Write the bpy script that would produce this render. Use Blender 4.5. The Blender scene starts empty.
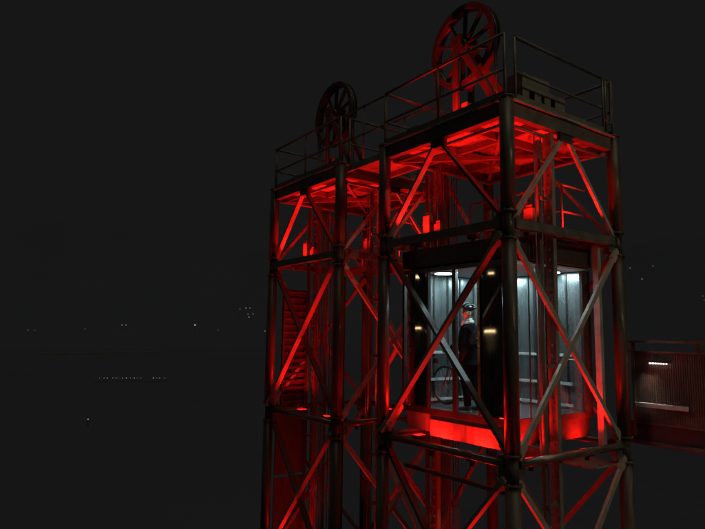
import bpy, bmesh, math, random
from mathutils import Vector, Matrix
random.seed(7)
R = math.radians
SC = bpy.context.scene
COL = SC.collection

# ------------------------------------------------------------------ camera
cam_d = bpy.data.cameras.new("camera")
cam = bpy.data.objects.new("camera", cam_d)
COL.objects.link(cam)
cr = Vector((0.58469, 0.81112, 0.01468)).normalized()
cu = Vector((0.08851, -0.08177, 0.99271)).normalized()
cd = Vector((-0.80641, 0.57913, 0.11960)).normalized()
cam.matrix_world = Matrix(((cr.x, cu.x, -cd.x, 5.08915), (cr.y, cu.y, -cd.y, -6.24448),
                           (cr.z, cu.z, -cd.z, 1.6), (0, 0, 0, 1)))
cam_d.sensor_width = 36
cam_d.lens = 583.757 / 705 * 36
cam_d.clip_start = 0.1
cam_d.clip_end = 3000
SC.camera = cam

# ------------------------------------------------------------------ night sky
w = bpy.data.worlds.new("World"); SC.world = w; w.use_nodes = True
bg = w.node_tree.nodes["Background"]
bg.inputs[0].default_value = (0.0086, 0.0086, 0.0086, 1)
bg.inputs[1].default_value = 1.0

# warm glow of the street lighting behind and right of the camera
sd = bpy.data.lights.new("town_glow", "SUN")
sd.energy = 0.30; sd.angle = R(40); sd.color = (1.0, 0.86, 0.62)
sun = bpy.data.objects.new("town_glow", sd); COL.objects.link(sun)
sun.rotation_euler = Vector((0.30, 0.02, 0.95)).to_track_quat('Z', 'Y').to_euler()
sun.location = (20, -4, 14)

SC.view_settings.view_transform = 'Standard'
SC.view_settings.look = 'None'
SC.view_settings.exposure = 0
SC.view_settings.gamma = 1
SC.view_settings.use_curve_mapping = False
SC.render.engine = 'CYCLES'
try:
    SC.cycles.use_denoising = True
    SC.cycles.sample_clamp_indirect = 3.0
    SC.cycles.max_bounces = 8
    SC.cycles.transparent_max_bounces = 16
except Exception:
    pass

# ------------------------------------------------------------------ dimensions
A = 2.674           # tower width
PITCH = 4.041       # tower spacing
T, B, Z0 = 4.66, 3.21, 0.0
LEVELS = [T, B, Z0, -3.21, -6.42]
BASE = -9.6

# ------------------------------------------------------------------ materials
def mat(name, col, rough=0.5, metal=0.0, var=0.25, scale=6.0, bump=0.15, bscale=60.0, spec=0.5, rust=0.0, streak=False):
    m = bpy.data.materials.new(name); m.use_nodes = True
    nt = m.node_tree; bs = nt.nodes["Principled BSDF"]
    bs.inputs['Roughness'].default_value = rough
    bs.inputs['Metallic'].default_value = metal
    bs.inputs['Specular IOR Level'].default_value = spec
    tc = nt.nodes.new('ShaderNodeTexCoord')
    mp = nt.nodes.new('ShaderNodeMapping')
    geo = nt.nodes.new('ShaderNodeNewGeometry')
    nt.links.new(geo.outputs['Position'], mp.inputs['Vector'])
    if streak: mp.inputs['Scale'].default_value = (1, 1, 0.12)
    n = nt.nodes.new('ShaderNodeTexNoise'); n.inputs['Scale'].default_value = scale
    n.inputs['Detail'].default_value = 6; n.inputs['Roughness'].default_value = 0.65
    nt.links.new(mp.outputs[0], n.inputs['Vector'])
    cr_ = nt.nodes.new('ShaderNodeValToRGB')
    lo = [c * (1 - var) for c in col]; hi = [min(1, c * (1 + var)) for c in col]
    cr_.color_ramp.elements[0].position = 0.3; cr_.color_ramp.elements[0].color = (*lo, 1)
    cr_.color_ramp.elements[1].position = 0.7; cr_.color_ramp.elements[1].color = (*hi, 1)
    nt.links.new(n.outputs[0], cr_.inputs[0])
    out = cr_.outputs[0]
    if rust > 0:
        n2 = nt.nodes.new('ShaderNodeTexNoise'); n2.inputs['Scale'].default_value = 9; n2.inputs['Detail'].default_value = 8
        nt.links.new(geo.outputs['Position'], n2.inputs['Vector'])
        r2 = nt.nodes.new('ShaderNodeValToRGB')
        r2.color_ramp.elements[0].position = 1 - rust; r2.color_ramp.elements[1].position = min(1, 1.08 - rust)
        nt.links.new(n2.outputs[0], r2.inputs[0])
        mx = nt.nodes.new('ShaderNodeMixRGB'); mx.inputs[2].default_value = (0.10, 0.045, 0.02, 1)
        nt.links.new(r2.outputs[0], mx.inputs[0]); nt.links.new(out, mx.inputs[1]); out = mx.outputs[0]
    nt.links.new(out, bs.inputs['Base Color'])
    rr = nt.nodes.new('ShaderNodeMapRange'); rr.inputs[3].default_value = max(0.025, rough - 0.12); rr.inputs[4].default_value = min(1, rough + 0.12)
    nt.links.new(n.outputs[0], rr.inputs[0]); nt.links.new(rr.outputs[0], bs.inputs['Roughness'])
    if bump > 0:
        n3 = nt.nodes.new('ShaderNodeTexNoise'); n3.inputs['Scale'].default_value = bscale; n3.inputs['Detail'].default_value = 3
        nt.links.new(mp.outputs[0], n3.inputs['Vector'])
        b = nt.nodes.new('ShaderNodeBump'); b.inputs['Strength'].default_value = bump; b.inputs['Distance'].default_value = 0.01
        nt.links.new(n3.outputs[0], b.inputs['Height']); nt.links.new(b.outputs[0], bs.inputs['Normal'])
    return m

def emis(name, col, s):
    m = bpy.data.materials.new(name); m.use_nodes = True
    bs = m.node_tree.nodes["Principled BSDF"]
    bs.inputs['Base Color'].default_value = (0.02, 0.02, 0.02, 1)
    bs.inputs['Emission Color'].default_value = (*col, 1)
    bs.inputs['Emission Strength'].default_value = s
    return m

def glassmat(name, tint, refl=1.0, dirt=0.06, rough=0.02):
    m = bpy.data.materials.new(name); m.use_nodes = True
    nt = m.node_tree; nt.nodes.remove(nt.nodes["Principled BSDF"])
    out = nt.nodes["Material Output"]
    tr = nt.nodes.new('ShaderNodeBsdfTransparent'); tr.inputs[0].default_value = (*tint, 1)
    gl = nt.nodes.new('ShaderNodeBsdfGlossy'); gl.inputs['Roughness'].default_value = rough
    df = nt.nodes.new('ShaderNodeBsdfDiffuse'); df.inputs[0].default_value = (0.35, 0.35, 0.33, 1)
    lw = nt.nodes.new('ShaderNodeLayerWeight'); lw.inputs[0].default_value = 0.5
    pw = nt.nodes.new('ShaderNodeMath'); pw.operation = 'POWER'; pw.inputs[1].default_value = 4.0
    nt.links.new(lw.outputs['Facing'], pw.inputs[0])
    ml = nt.nodes.new('ShaderNodeMath'); ml.operation = 'MULTIPLY_ADD'; ml.inputs[1].default_value = 0.85 * refl; ml.inputs[2].default_value = 0.045 * refl
    nt.links.new(pw.outputs[0], ml.inputs[0])
    m1 = nt.nodes.new('ShaderNodeMixShader'); nt.links.new(ml.outputs[0], m1.inputs[0])
    nt.links.new(tr.outputs[0], m1.inputs[1]); nt.links.new(gl.outputs[0], m1.inputs[2])
    n = nt.nodes.new('ShaderNodeTexNoise'); n.inputs['Scale'].default_value = 5; n.inputs['Detail'].default_value = 8
    geo = nt.nodes.new('ShaderNodeNewGeometry'); nt.links.new(geo.outputs['Position'], n.inputs['Vector'])
    mr = nt.nodes.new('ShaderNodeMapRange'); mr.inputs[1].default_value = 0.35; mr.inputs[2].default_value = 0.75
    mr.inputs[3].default_value = 0.0; mr.inputs[4].default_value = dirt
    nt.links.new(n.outputs[0], mr.inputs[0])
    m2 = nt.nodes.new('ShaderNodeMixShader'); nt.links.new(mr.outputs[0], m2.inputs[0])
    nt.links.new(m1.outputs[0], m2.inputs[1]); nt.links.new(df.outputs[0], m2.inputs[2])
    nt.links.new(m2.outputs[0], out.inputs['Surface'])
    return m

M = dict(
    frame=mat('dark_painted_steel', (0.10, 0.096, 0.082), 0.42, 0, 0.35, 5, 0.2, 50, rust=0.34),
    column=mat('column_paint', (0.075, 0.070, 0.056), 0.34, 0, 0.4, 4, 0.25, 40, spec=0.28, rust=0.36, streak=True),
    wheel=mat('greased_cast_iron', (0.055, 0.050, 0.045), 0.4, 0, 0.4, 6, 0.2, 40, rust=0.34),
    tube=mat('glossy_tube_paint', (0.10, 0.092, 0.076), 0.2, 0, 0.4, 4, 0.15, 40, spec=0.9, rust=0.36),
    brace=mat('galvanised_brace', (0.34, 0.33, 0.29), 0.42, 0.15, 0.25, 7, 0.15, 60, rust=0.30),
    brace_dark=mat('half_shade_brace', (0.20, 0.19, 0.17), 0.45, 0.0, 0.3, 7, 0.15, 60, rust=0.34),  # darker copy for braces and posts off the warm light, shade in the colour
    brace_shade=mat('full_shade_brace', (0.05, 0.05, 0.048), 0.4, 0.0, 0.3, 7, 0.15, 60, rust=0.3),  # braces whose visible side stays unlit: shade put into the base colour
    rail=mat('railing_steel', (0.14, 0.132, 0.11), 0.45, 0.1, 0.3, 6, 0.1, 60, rust=0.3),
    bare=mat('bare_steel', (0.38, 0.38, 0.38), 0.28, 0.85, 0.25, 9, 0.1, 80),
    machine=mat('machine_paint', (0.16, 0.155, 0.125), 0.5, 0, 0.35, 5, 0.2, 40, rust=0.36),
    plate=mat('deck_plate', (0.26, 0.25, 0.24), 0.55, 0.1, 0.5, 2.2, 0.4, 25, rust=0.42),
    dark=mat('blackened_steel', (0.035, 0.035, 0.035), 0.45, 0, 0.4, 8, 0.2, 50),
    rope=mat('steel_rope', (0.16, 0.16, 0.15), 0.4, 0.6, 0.3, 30, 0.4, 200),
    carframe=mat('car_frame', (0.07, 0.065, 0.06), 0.32, 0.5, 0.3, 6, 0.1, 60),
    mirror=mat('polished_dark_steel', (0.16, 0.14, 0.115), 0.13, 1.0, 0.2, 3, 0.02, 12),
    brushed=mat('brushed_steel_wall', (0.27, 0.30, 0.31), 0.27, 0.8, 0.10, 5, 0.06, 30, streak=True),
    brass=mat('satin_edge_trim', (0.36, 0.27, 0.16), 0.25, 0.9, 0.2, 8, 0.05, 60),
    apron=mat('apron_plate', (0.30, 0.28, 0.27), 0.45, 0.2, 0.5, 7, 0.3, 30, streak=True),
    carrail=mat('pale_handrail', (0.75, 0.75, 0.75), 0.3, 0.2, 0.1, 9, 0, 80),
    carceil=mat('car_ceiling', (0.5, 0.52, 0.52), 0.5, 0.0, 0.1, 9, 0, 80),
    floorcar=mat('car_floor', (0.05, 0.05, 0.05), 0.5, 0, 0.3, 12, 0.3, 120),
    rubber=mat('rubber', (0.02, 0.02, 0.02), 0.7, 0, 0.2, 20, 0.2, 120),
    bikeframe=mat('bicycle_paint', (0.03, 0.03, 0.035), 0.3, 0, 0.2, 20, 0, 60),
    skin=mat('skin', (0.48, 0.29, 0.21), 0.5, 0, 0.1, 30, 0.1, 150),
    coat=mat('black_coat', (0.006, 0.006, 0.007), 0.95, 0, 0.3, 20, 0.2, 90, spec=0.03),
    trousers=mat('dark_trousers', (0.009, 0.009, 0.011), 0.9, 0, 0.3, 20, 0.2, 90, spec=0.05),
    scarf=mat('pale_scarf', (0.62, 0.60, 0.56), 0.85, 0, 0.2, 30, 0.6, 120),
    hair=mat('dark_hair', (0.03, 0.02, 0.015), 0.6, 0, 0.3, 60, 0.5, 200),
    helmet=mat('glossy_helmet', (0.02, 0.022, 0.025), 0.15, 0.2, 0.3, 20, 0, 60),
    helmetw=mat('helmet_vent_rib', (0.22, 0.24, 0.25), 0.2, 0.1, 0.1, 20, 0, 60),
    shoe=mat('shoe', (0.05, 0.05, 0.05), 0.6, 0, 0.2, 30, 0.1, 80),
    shoew=mat('shoe_stripe', (0.7, 0.7, 0.7), 0.5, 0, 0.1, 30, 0, 80),
    quay=mat('quay_asphalt', (0.080, 0.092, 0.125), 0.9, 0, 0.1, 1.2, 0.2, 20, spec=0.02),
    concrete=mat('concrete', (0.22, 0.21, 0.20), 0.85, 0, 0.3, 1.2, 0.3, 20),
    mesh=mat('perforated_panel', (0.13, 0.085, 0.065), 0.45, 0.2, 0.3, 6, 0.1, 40),
    hillm=mat('wooded_hill', (0.082, 0.096, 0.130), 1.0, 0, 0.03, 0.02, 0, 1, spec=0.0),
)
for _n in list(M['mirror'].node_tree.nodes):
    if _n.type in ('MAP_RANGE', 'BUMP'): M['mirror'].node_tree.nodes.remove(_n)
M['mirror'].node_tree.nodes['Principled BSDF'].inputs['Roughness'].default_value = 0.045
M['glass'] = glassmat('car_glass', (0.86, 0.91, 0.91), 1.0, 0.012)
M['smoked'] = glassmat('smoked_glass', (0.24, 0.22, 0.21), 1.3, 0.05)
M['lens_red'] = emis('red_lamp_lens', (1.0, 0.01, 0.006), 2.5)
M['lens_white'] = emis('car_ceiling_light', (0.80, 0.97, 1.0), 14)
M['led'] = emis('white_led', (1.0, 0.95, 0.9), 4)
M['lamp_warm'] = emis('warm_street_lamp', (1.0, 0.78, 0.45), 12)
M['far_warm'] = emis('far_lamp_glow', (1.0, 0.78, 0.55), 0.55)
M['far_white'] = emis('far_pale_lamp_glow', (0.9, 0.95, 1.0), 0.7)
M['far_green'] = emis('far_greenish_dot_glow', (0.70, 0.75, 0.25), 0.09)

# water
def water_mat():
    m = mat('river_water', (0.080, 0.092, 0.125), 0.6, 0, 0.06, 0.01, 0, 1, spec=0.02)
    return m
M['water'] = water_mat()

# ------------------------------------------------------------------ mesh helpers
def V(*a): return Vector(a)

def bm_box(bm, c, s, rot=None, bevel=0.0):
    t = bmesh.new(); bmesh.ops.create_cube(t, size=1)
    bmesh.ops.scale(t, vec=s, verts=t.verts)
    if bevel > 0:
        bmesh.ops.bevel(t, geom=t.edges[:], offset=bevel, segments=2, affect='EDGES', profile=0.7)
    if rot is not None: bmesh.ops.transform(t, matrix=rot.to_4x4(), verts=t.verts)
    bmesh.ops.translate(t, vec=c, verts=t.verts)
    me = bpy.data.meshes.new('tmp'); t.to_mesh(me); t.free(); bm.from_mesh(me); bpy.data.meshes.remove(me)

def basis(p, q, up):
    z = (q - p).normalized(); x = up.cross(z)
    if x.length < 1e-4: x = Vector((1, 0, 0)).cross(z)
    x.normalize(); y = z.cross(x)
    return Matrix((x, y, z)).transposed()

def bm_bar(bm, p, q, wx, wy, up=Vector((0, 0, 1)), bevel=0.004):
    """rectangular bar p->q; wy measured along 'up' (made perpendicular), wx across"""
    p, q = Vector(p), Vector(q)
    bm_box(bm, (p + q) / 2, (wx, wy, (q - p).length), basis(p, q, up), bevel)

def bm_tube(bm, p, q, r, seg=14, r2=None):
    p, q = Vector(p), Vector(q)
    t = bmesh.new()
    bmesh.ops.create_cone(t, cap_ends=True, segments=seg, radius1=r, radius2=r if r2 is None else r2, depth=(q - p).length)
    bmesh.ops.transform(t, matrix=Matrix.Translation((p + q) / 2) @ basis(p, q, Vector((0.1, 0.2, 1))).to_4x4(), verts=t.verts)
    for f in t.faces: f.smooth = len(f.verts) == 4
    me = bpy.data.meshes.new('tmp'); t.to_mesh(me); t.free(); bm.from_mesh(me); bpy.data.meshes.remove(me)

def bm_path(bm, pts, r, seg=10):
    pts = [Vector(p) for p in pts]
    rings = []
    n = len(pts); X = None
    for i, p in enumerate(pts):
        d = (pts[min(i + 1, n - 1)] - pts[max(i - 1, 0)]).normalized()
        if X is None:
            X = d.cross(Vector((0.13, 0.2, 1)))
            if X.length < 1e-3: X = d.cross(Vector((1, 0, 0)))
        X = (X - d * X.dot(d)).normalized(); Y = d.cross(X)
        rr = r[i] if isinstance(r, (list, tuple)) else r
        rings.append([bm.verts.new(p + X * math.cos(2 * math.pi * k / seg) * rr + Y * math.sin(2 * math.pi * k / seg) * rr) for k in range(seg)])
    for a, b in zip(rings, rings[1:]):
        for k in range(seg):
            f = bm.faces.new((a[k], a[(k + 1) % seg], b[(k + 1) % seg], b[k])); f.smooth = True
    bm.faces.new(rings[0][::-1]); bm.faces.new(rings[-1])

def bm_ring(bm, c, axis, R1, r, seg=48, sub=8, sx=1.0):
    """torus around axis; sx widens tube along the axis"""
    c = Vector(c); axis = Vector(axis).normalized()
    u = axis.cross(Vector((0.01, 0.02, 1))).normalized(); v = axis.cross(u)
    rings = []
    for i in range(seg):
        a = 2 * math.pi * i / seg; d = u * math.cos(a) + v * math.sin(a)
        rings.append([bm.verts.new(c + d * (R1 + r * math.cos(2 * math.pi * k / sub)) + axis * r * sx * math.sin(2 * math.pi * k / sub)) for k in range(sub)])
    for i in range(seg):
        a, b = rings[i], rings[(i + 1) % seg]
        for k in range(sub):
            f = bm.faces.new((a[k], a[(k + 1) % sub], b[(k + 1) % sub], b[k])); f.smooth = True

def bm_profile_ring(bm, c, axis, prof, seg=56):
    """prof: closed list of (radius, along-axis)"""
    c = Vector(c); axis = Vector(axis).normalized()
    u = axis.cross(Vector((0.01, 0.02, 1))).normalized(); v = axis.cross(u)
    rings = []
    for i in range(seg):
        a = 2 * math.pi * i / seg; d = u * math.cos(a) + v * math.sin(a)
        rings.append([bm.verts.new(c + d * pr + axis * pa) for pr, pa in prof])
    n = len(prof)
    for i in range(seg):
        a, b = rings[i], rings[(i + 1) % seg]
        for k in range(n):
            bm.faces.new((a[k], a[(k + 1) % n], b[(k + 1) % n], b[k]))

def link(name, bm, m, parent=None, loc=None):
    bmesh.ops.recalc_face_normals(bm, faces=bm.faces[:])
    me = bpy.data.meshes.new(name); bm.to_mesh(me); bm.free()
    me.materials.append(m)
    o = bpy.data.objects.new(name, me); COL.objects.link(o)
    if parent is not None: o.parent = parent
    if loc is not None: o.location = loc
    return o

def part(name, m, parent, fn, *a, **k):
    bm = bmesh.new(); fn(bm, *a, **k); return link(name, bm, m, parent)

def multi(name, m, parent, *calls):
    bm = bmesh.new()
    for fn, args in calls: fn(bm, *args)
    return link(name, bm, m, parent)

def empty(name, loc=(0, 0, 0)):
    o = bpy.data.objects.new(name, None); COL.objects.link(o); o.location = loc
    o.empty_display_size = 0.3
    return o

def tag(o, label, cat, group=None):
    o['label'] = label; o['category'] = cat
    if group: o['group'] = group
    return o

# ================================================================== TOWER
def red_lamp(par, x, y, z, e, face):
    """small floodlight box aimed up; face = direction it is turned away from (out of the tower)"""
    h = bmesh.new()
    bm_box(h, V(x, y, z), (0.20, 0.09, 0.08) if abs(face[1]) > 0 else (0.14, 0.20, 0.09), None, 0.01)
    bm_box(h, V(x, y, z - 0.075), (0.05, 0.05, 0.07), None, 0.003)
    house = link('floodlight', h, M['dark'], par)
    s = (0.17, 0.07, 0.012) if abs(face[1]) > 0 else (0.11, 0.17, 0.012)
    part('lens', M['lens_red'], house, bm_box, V(x, y, z + 0.047), s)
    ld = bpy.data.lights.new('floodlight_glow', 'AREA'); ld.shape = 'RECTANGLE'
    ld.size = 0.15; ld.size_y = 0.15; ld.energy = e; ld.color = (1.0, 0.007, 0.004); ld.spread = R(166 if y < 0.12 else 122)
    lo = bpy.data.objects.new('floodlight_glow', ld); COL.objects.link(lo)
    lo.location = (x, y, z + 0.075)
    d = Vector((-face[0] * 0.22, -face[1] * 0.22, 1))
    lo.rotation_euler = d.to_track_quat('-Z', 'Y').to_euler()
    lo.parent = par
    return house

def make_tower(ox, front):
    t = empty('elevator_tower', (0, 0, BASE))
    corr = Vector((0, 0, -BASE))
    made = []
    def P(name, m, fn, *a):
        o = part(name, m, t, fn, *a); made.append(o); return o
    corners = {'F': (ox, 0.0), 'L': (ox - A, 0.0), 'K': (ox - A, A), 'R': (ox, A)}
    # --- columns, necked at every node with flanges
    for k, (x, y) in corners.items():
        bm = bmesh.new()
        zt = T + 0.24
        cuts = [zt]
        for z in LEVELS[1:]: cuts += [z + 0.07, z - 0.27]
        cuts.append(BASE)
        for i in range(0, len(cuts), 2):
            bm_tube(bm, (x, y, cuts[i + 1]), (x, y, cuts[i]), 0.102, 28)
        for z in LEVELS[1:]:
            bm_tube(bm, (x, y, z - 0.27), (x, y, z + 0.07), 0.078, 24)
            for zz in (z + 0.085, z - 0.285):
                bm_tube(bm, (x, y, zz - 0.014), (x, y, zz + 0.014), 0.122, 28)
                for j in range(8):
                    a = j * math.pi / 4 + 0.2
                    bm_tube(bm, (x + 0.106 * math.cos(a), y + 0.106 * math.sin(a), zz - 0.026), (x + 0.106 * math.cos(a), y + 0.106 * math.sin(a), zz + 0.03), 0.010, 6)
        bm_tube(bm, (x, y, zt), (x, y, zt + 0.02), 0.115, 28)
        made.append(link('column', bm, M['column'], t))
    faces = [('F', 'L', (0, -1)), ('F', 'R', (1, 0)), ('L', 'K', (-1, 0)), ('R', 'K', (0, 1))]
    g = 0.115
    for a, b, nrm in faces:
        pa, pb = Vector((*corners[a], 0)), Vector((*corners[b], 0))
        d = (pb - pa).normalized(); n = Vector((*nrm, 0))
        s, e = pa + d * g, pb - d * g
        # top ring beam: channel section (web + two flanges)
        bm = bmesh.new()
        bm_bar(bm, s + V(0, 0, T + 0.10), e + V(0, 0, T + 0.10), 0.05, 0.20)
        off = n * 0.045
        for zz in (T + 0.008, T + 0.192):
            bm_bar(bm, s - off + V(0, 0, zz), e - off + V(0, 0, zz), 0.09, 0.014, bevel=0.002)
        made.append(link('top_beam', bm, M['frame'], t))
        # inner lower pipe
        P('ring_pipe', M['frame'], bm_tube, s - n * 0.16 + V(0, 0, T - 0.05), e - n * 0.16 + V(0, 0, T - 0.05), 0.03, 12)
        # storey beams
        bm = bmesh.new()
        bm_bar(bm, s + V(0, 0, B - 0.065), e + V(0, 0, B - 0.065), 0.08, 0.13)
        made.append(link('storey_beam', bm, M['frame'], t))
        for z in LEVELS[2:]:
            P('storey_beam', M['tube'], bm_tube, s + V(0, 0, z - 0.04), e + V(0, 0, z - 0.04), 0.055, 20)
        # gusset box under the top beam middle, apex of the inverted V
        mid = (pa + pb) / 2
        bm = bmesh.new()
        bm_bar(bm, mid - d * 0.15 + V(0, 0, T - 0.07), mid + d * 0.15 + V(0, 0, T - 0.07), 0.07, 0.13, bevel=0.008)
        bm_bar(bm, mid - d * 0.20 + V(0, 0, T - 0.005), mid + d * 0.20 + V(0, 0, T - 0.005), 0.10, 0.02, bevel=0.002)
        for q in (-0.1, 0.1):
            bm_tube(bm, mid + d * q - n * 0.055 + V(0, 0, T - 0.10), mid + d * q + n * 0.055 + V(0, 0, T - 0.10), 0.018, 8)
        made.append(link('gusset', bm, M['dark'], t))
        # inverted V braces
        left_face = nrm[1] != 0
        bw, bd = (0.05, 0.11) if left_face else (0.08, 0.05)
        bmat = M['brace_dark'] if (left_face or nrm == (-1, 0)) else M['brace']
        for end, dd in ((pa, d), (pb, -d)):
            q0 = mid - dd * 0.10 + V(0, 0, T - 0.11); q1 = end + dd * 0.13 + V(0, 0, B + 0.06)
            perp = (q1 - q0).cross(n).normalized()
            bm = bmesh.new()
            bm_bar(bm, q0, q1, bw * 0.85, bd * 0.9, n)
            bm_bar(bm, q1 - (q1 - q0).normalized() * 0.12, q1 + (q1 - q0).normalized() * 0.06, 0.02, 0.05, n)
            made.append(link('knee_brace', bm, M['brace_shade'] if (nrm == (0, -1) and end is pa) else bmat, t))
        # X braces, every lower storey
        lv = LEVELS[1:]
        for zt_, zb_ in zip(lv, lv[1:]):
            for k, (e0, e1, dd) in enumerate(((pa, pb, d), (pb, pa, -d))):
                q0 = e0 + dd * 0.11 + V(0, 0, zt_ - 0.26); q1 = e1 - dd * 0.11 + V(0, 0, zb_ + 0.10)
                h_ = bd / 2 + 0.003
                o_ = n * (h_ if (k == 1) == (nrm[0] == 1) else -h_)
                ax = (q1 - q0).normalized()
                bm = bmesh.new()
                bm_bar(bm, q0 + o_, q1 + o_, bw, bd, n)
                bm_bar(bm, q0 - ax * 0.07 + o_, q0 + ax * 0.14 + o_, bw + 0.035, bd + 0.010, n)
                bm_bar(bm, q1 - ax * 0.14 + o_, q1 + ax * 0.07 + o_, bw + 0.035, bd + 0.010, n)
                made.append(link('cross_brace', bm, M['brace_shade'] if (nrm == (0, -1) and k == 1) else bmat, t))
        # gusset plates with bolts at the nodes
        for end, dd in ((pa, d), (pb, -d)):
            for z in LEVELS[1:4]:
                c = end + dd * 0.155 + V(0, 0, z - 0.10)
                bm = bmesh.new()
                bm_bar(bm, c - V(0, 0, 0.14), c + V(0, 0, 0.155), 0.17, 0.012, n, 0.002)
                for q in ((-0.03, -0.09), (0.04, -0.05), (-0.03, 0.10), (0.04, 0.06)):
                    b0 = c + dd * q[0] + V(0, 0, q[1])
                    bm_tube(bm, b0 - n * 0.018, b0 + n * 0.018, 0.012, 6)
                made.append(link('gusset_plate', bm, M['frame'], t))
    # --- ceiling of the open top storey: plates between stiffeners, with a lift-rope slot in the middle
    x0, x1, y0, y1 = ox - A + 0.1, ox - 0.1, 0.1, A - 0.1
    zc = T + 0.16
    xs = [x0, x0 + 0.78, x1 - 0.78, x1]
    bm = bmesh.new()
    for i in range(3):
        for j in range(3):
            if i == 1 and j == 1: continue
            ya, yb = [y0, y0 + 0.78, y1 - 0.78, y1][j:j + 2]
            bm_box(bm, V((xs[i] + xs[i + 1]) / 2, (ya + yb) / 2, zc), (xs[i + 1] - xs[i] - 0.012, yb - ya - 0.012, 0.012))
    made.append(link('ceiling_plate', bm, M['plate'], t))
    for q in (1, 2):
        P('joist', M['frame'], bm_bar, V(xs[q], y0, T + 0.09), V(xs[q], y1, T + 0.09), 0.06, 0.11)
    for yy in (y0 + 0.78, y1 - 0.78):
        P('joist', M['frame'], bm_bar, V(x0, yy, T + 0.07), V(x1, yy, T + 0.07), 0.06, 0.11)
    # horizontal diagonals under the ceiling
    P('ceiling_diagonal', M['frame'], bm_bar, V(ox - A + 0.1, 0.1, T - 0.04), V(ox - 0.1, A - 0.1, T - 0.04), 0.07, 0.06)
    P('ceiling_diagonal', M['frame'], bm_bar, V(ox - 0.1, 0.1, T + 0.025), V(ox - A + 0.1, A - 0.1, T + 0.025), 0.06, 0.05)
    # roof platform deck edge
    bm = bmesh.new()
    bm_box(bm, V(ox - A / 2, A / 2, T + 0.222), (A + 0.16, A + 0.16, 0.03), None, 0.004)
    made.append(link('roof_deck', bm, M['plate'], t))
    # --- mid level maintenance grating along the back + mid-level frames
    bm = bmesh.new()
    for i in range(26):
        yy = A - 0.75 + i * 0.025
        bm_box(bm, V(ox - A / 2, yy, B - 0.01), (A - 0.3, 0.006, 0.03))
    for i in range(9):
        bm_box(bm, V(ox - A + 0.2 + i * (A - 0.4) / 8, A - 0.44, B - 0.028), (0.02, 0.66, 0.035))
    made.append(link('grating', bm, M['frame'], t))
    bm = bmesh.new()
    yy = A - 0.80
    for zz in (B + 0.42, B + 0.86):
        bm_tube(bm, (ox - A + 0.25, yy, zz), (ox - 0.45, yy, zz), 0.019, 10)
    for xx in (ox - A + 0.25, ox - A + 0.9, ox - 1.1, ox - 0.45):
        bm_tube(bm, (xx, yy, B), (xx, yy, B + 0.86), 0.019, 10)
    bm_tube(bm, (ox - 0.45, yy, B + 0.86), (ox - 0.45, A - 0.15, B + 0.86), 0.019, 10)
    bm_tube(bm, (ox - 0.45, yy, B + 0.42), (ox - 0.45, A - 0.15, B + 0.42), 0.019, 10)
    made.append(link('guard_rail', bm, M['rail'], t))
    # --- guide posts (punched channel) and guide rails on the two X faces
    for fx, sgn in ((ox - 0.05, -1), (ox - A + 0.05, 1)):
        yc = 1.06
        bm = bmesh.new()
        bm_box(bm, V(fx + sgn * 0.07, yc, (T + BASE) / 2), (0.14, 0.012, T - BASE - 0.02))
        for q in (0.0, 0.134):
            bm_box(bm, V(fx + sgn * (q + 0.004), yc + 0.04, (T + BASE) / 2), (0.008, 0.066, T - BASE - 0.02))
        z = -3.0
        while z < T - 0.1:      # bolt heads along the post
            bm_tube(bm, (fx + sgn * 0.07, yc - 0.035, z), (fx + sgn * 0.07, yc - 0.004, z), 0.021, 10)
            z += 0.155
        made.append(link('guide_post', bm, M['brace_dark'], t))
        for yc in ((0.86,) if sgn < 0 else (0.90, 1.40)):
            bm = bmesh.new()
            bm_box(bm, V(fx + sgn * 0.10, yc, (T + BASE) / 2), (0.05, 0.016, T - BASE - 0.3))
            bm_box(bm, V(fx + sgn * 0.074, yc, (T + BASE) / 2), (0.012, 0.06, T - BASE - 0.3))
            made.append(link('guide_rail', bm, M['frame'], t))
        for yc in ((0.78, 0.93) if sgn < 0 else (0.84, 0.88, 1.16, 1.205, 1.25, 1.29, 1.335, 1.50, 1.56, 1.62)):
            P('conduit', M['rope'], bm_tube, (fx + sgn * 0.09, yc, BASE + 0.2), (fx + sgn * 0.09, yc, T - 0.1), 0.012, 8)
        for z in (4.2, 3.62, 2.3, 1.2, -0.7, -1.6, -2.6, -4.5):
            P('rail_bracket', M['frame'], bm_box, V(fx + sgn * 0.03, 0.98, z), (0.03, 0.30, 0.05), None, 0.004)
    # machinery cabinets on the mid level
    for (bx, by, sx, sy, sz) in ((ox - A + 0.42, 0.66, 0.16, 0.16, 0.44), (ox - A + 0.64, 0.70, 0.14, 0.14, 0.28), (ox - 0.36, 0.96, 0.16, 0.14, 0.30)):
        bm = bmesh.new()
        bm_box(bm, V(bx, by, B + sz / 2 + 0.02), (sx, sy, sz), None, 0.012)
        bm_box(bm, V(bx, by, B + sz + 0.04), (sx * 0.7, sy * 0.7, 0.06), None, 0.01)
        cab = link('switch_cabinet', bm, M['machine'], t); made.append(cab)
    # hoist ropes
    for k in range(6):
        xx = ox - 1.70 - 0.70 + (k % 3) * 0.05; yy = 0.97 + (k // 3) * 0.08
        P('hoist_rope', M['rope'], bm_tube, (xx, yy, B - 0.1 if front else -7), (xx, yy, 6.4), 0.009, 6)
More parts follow.
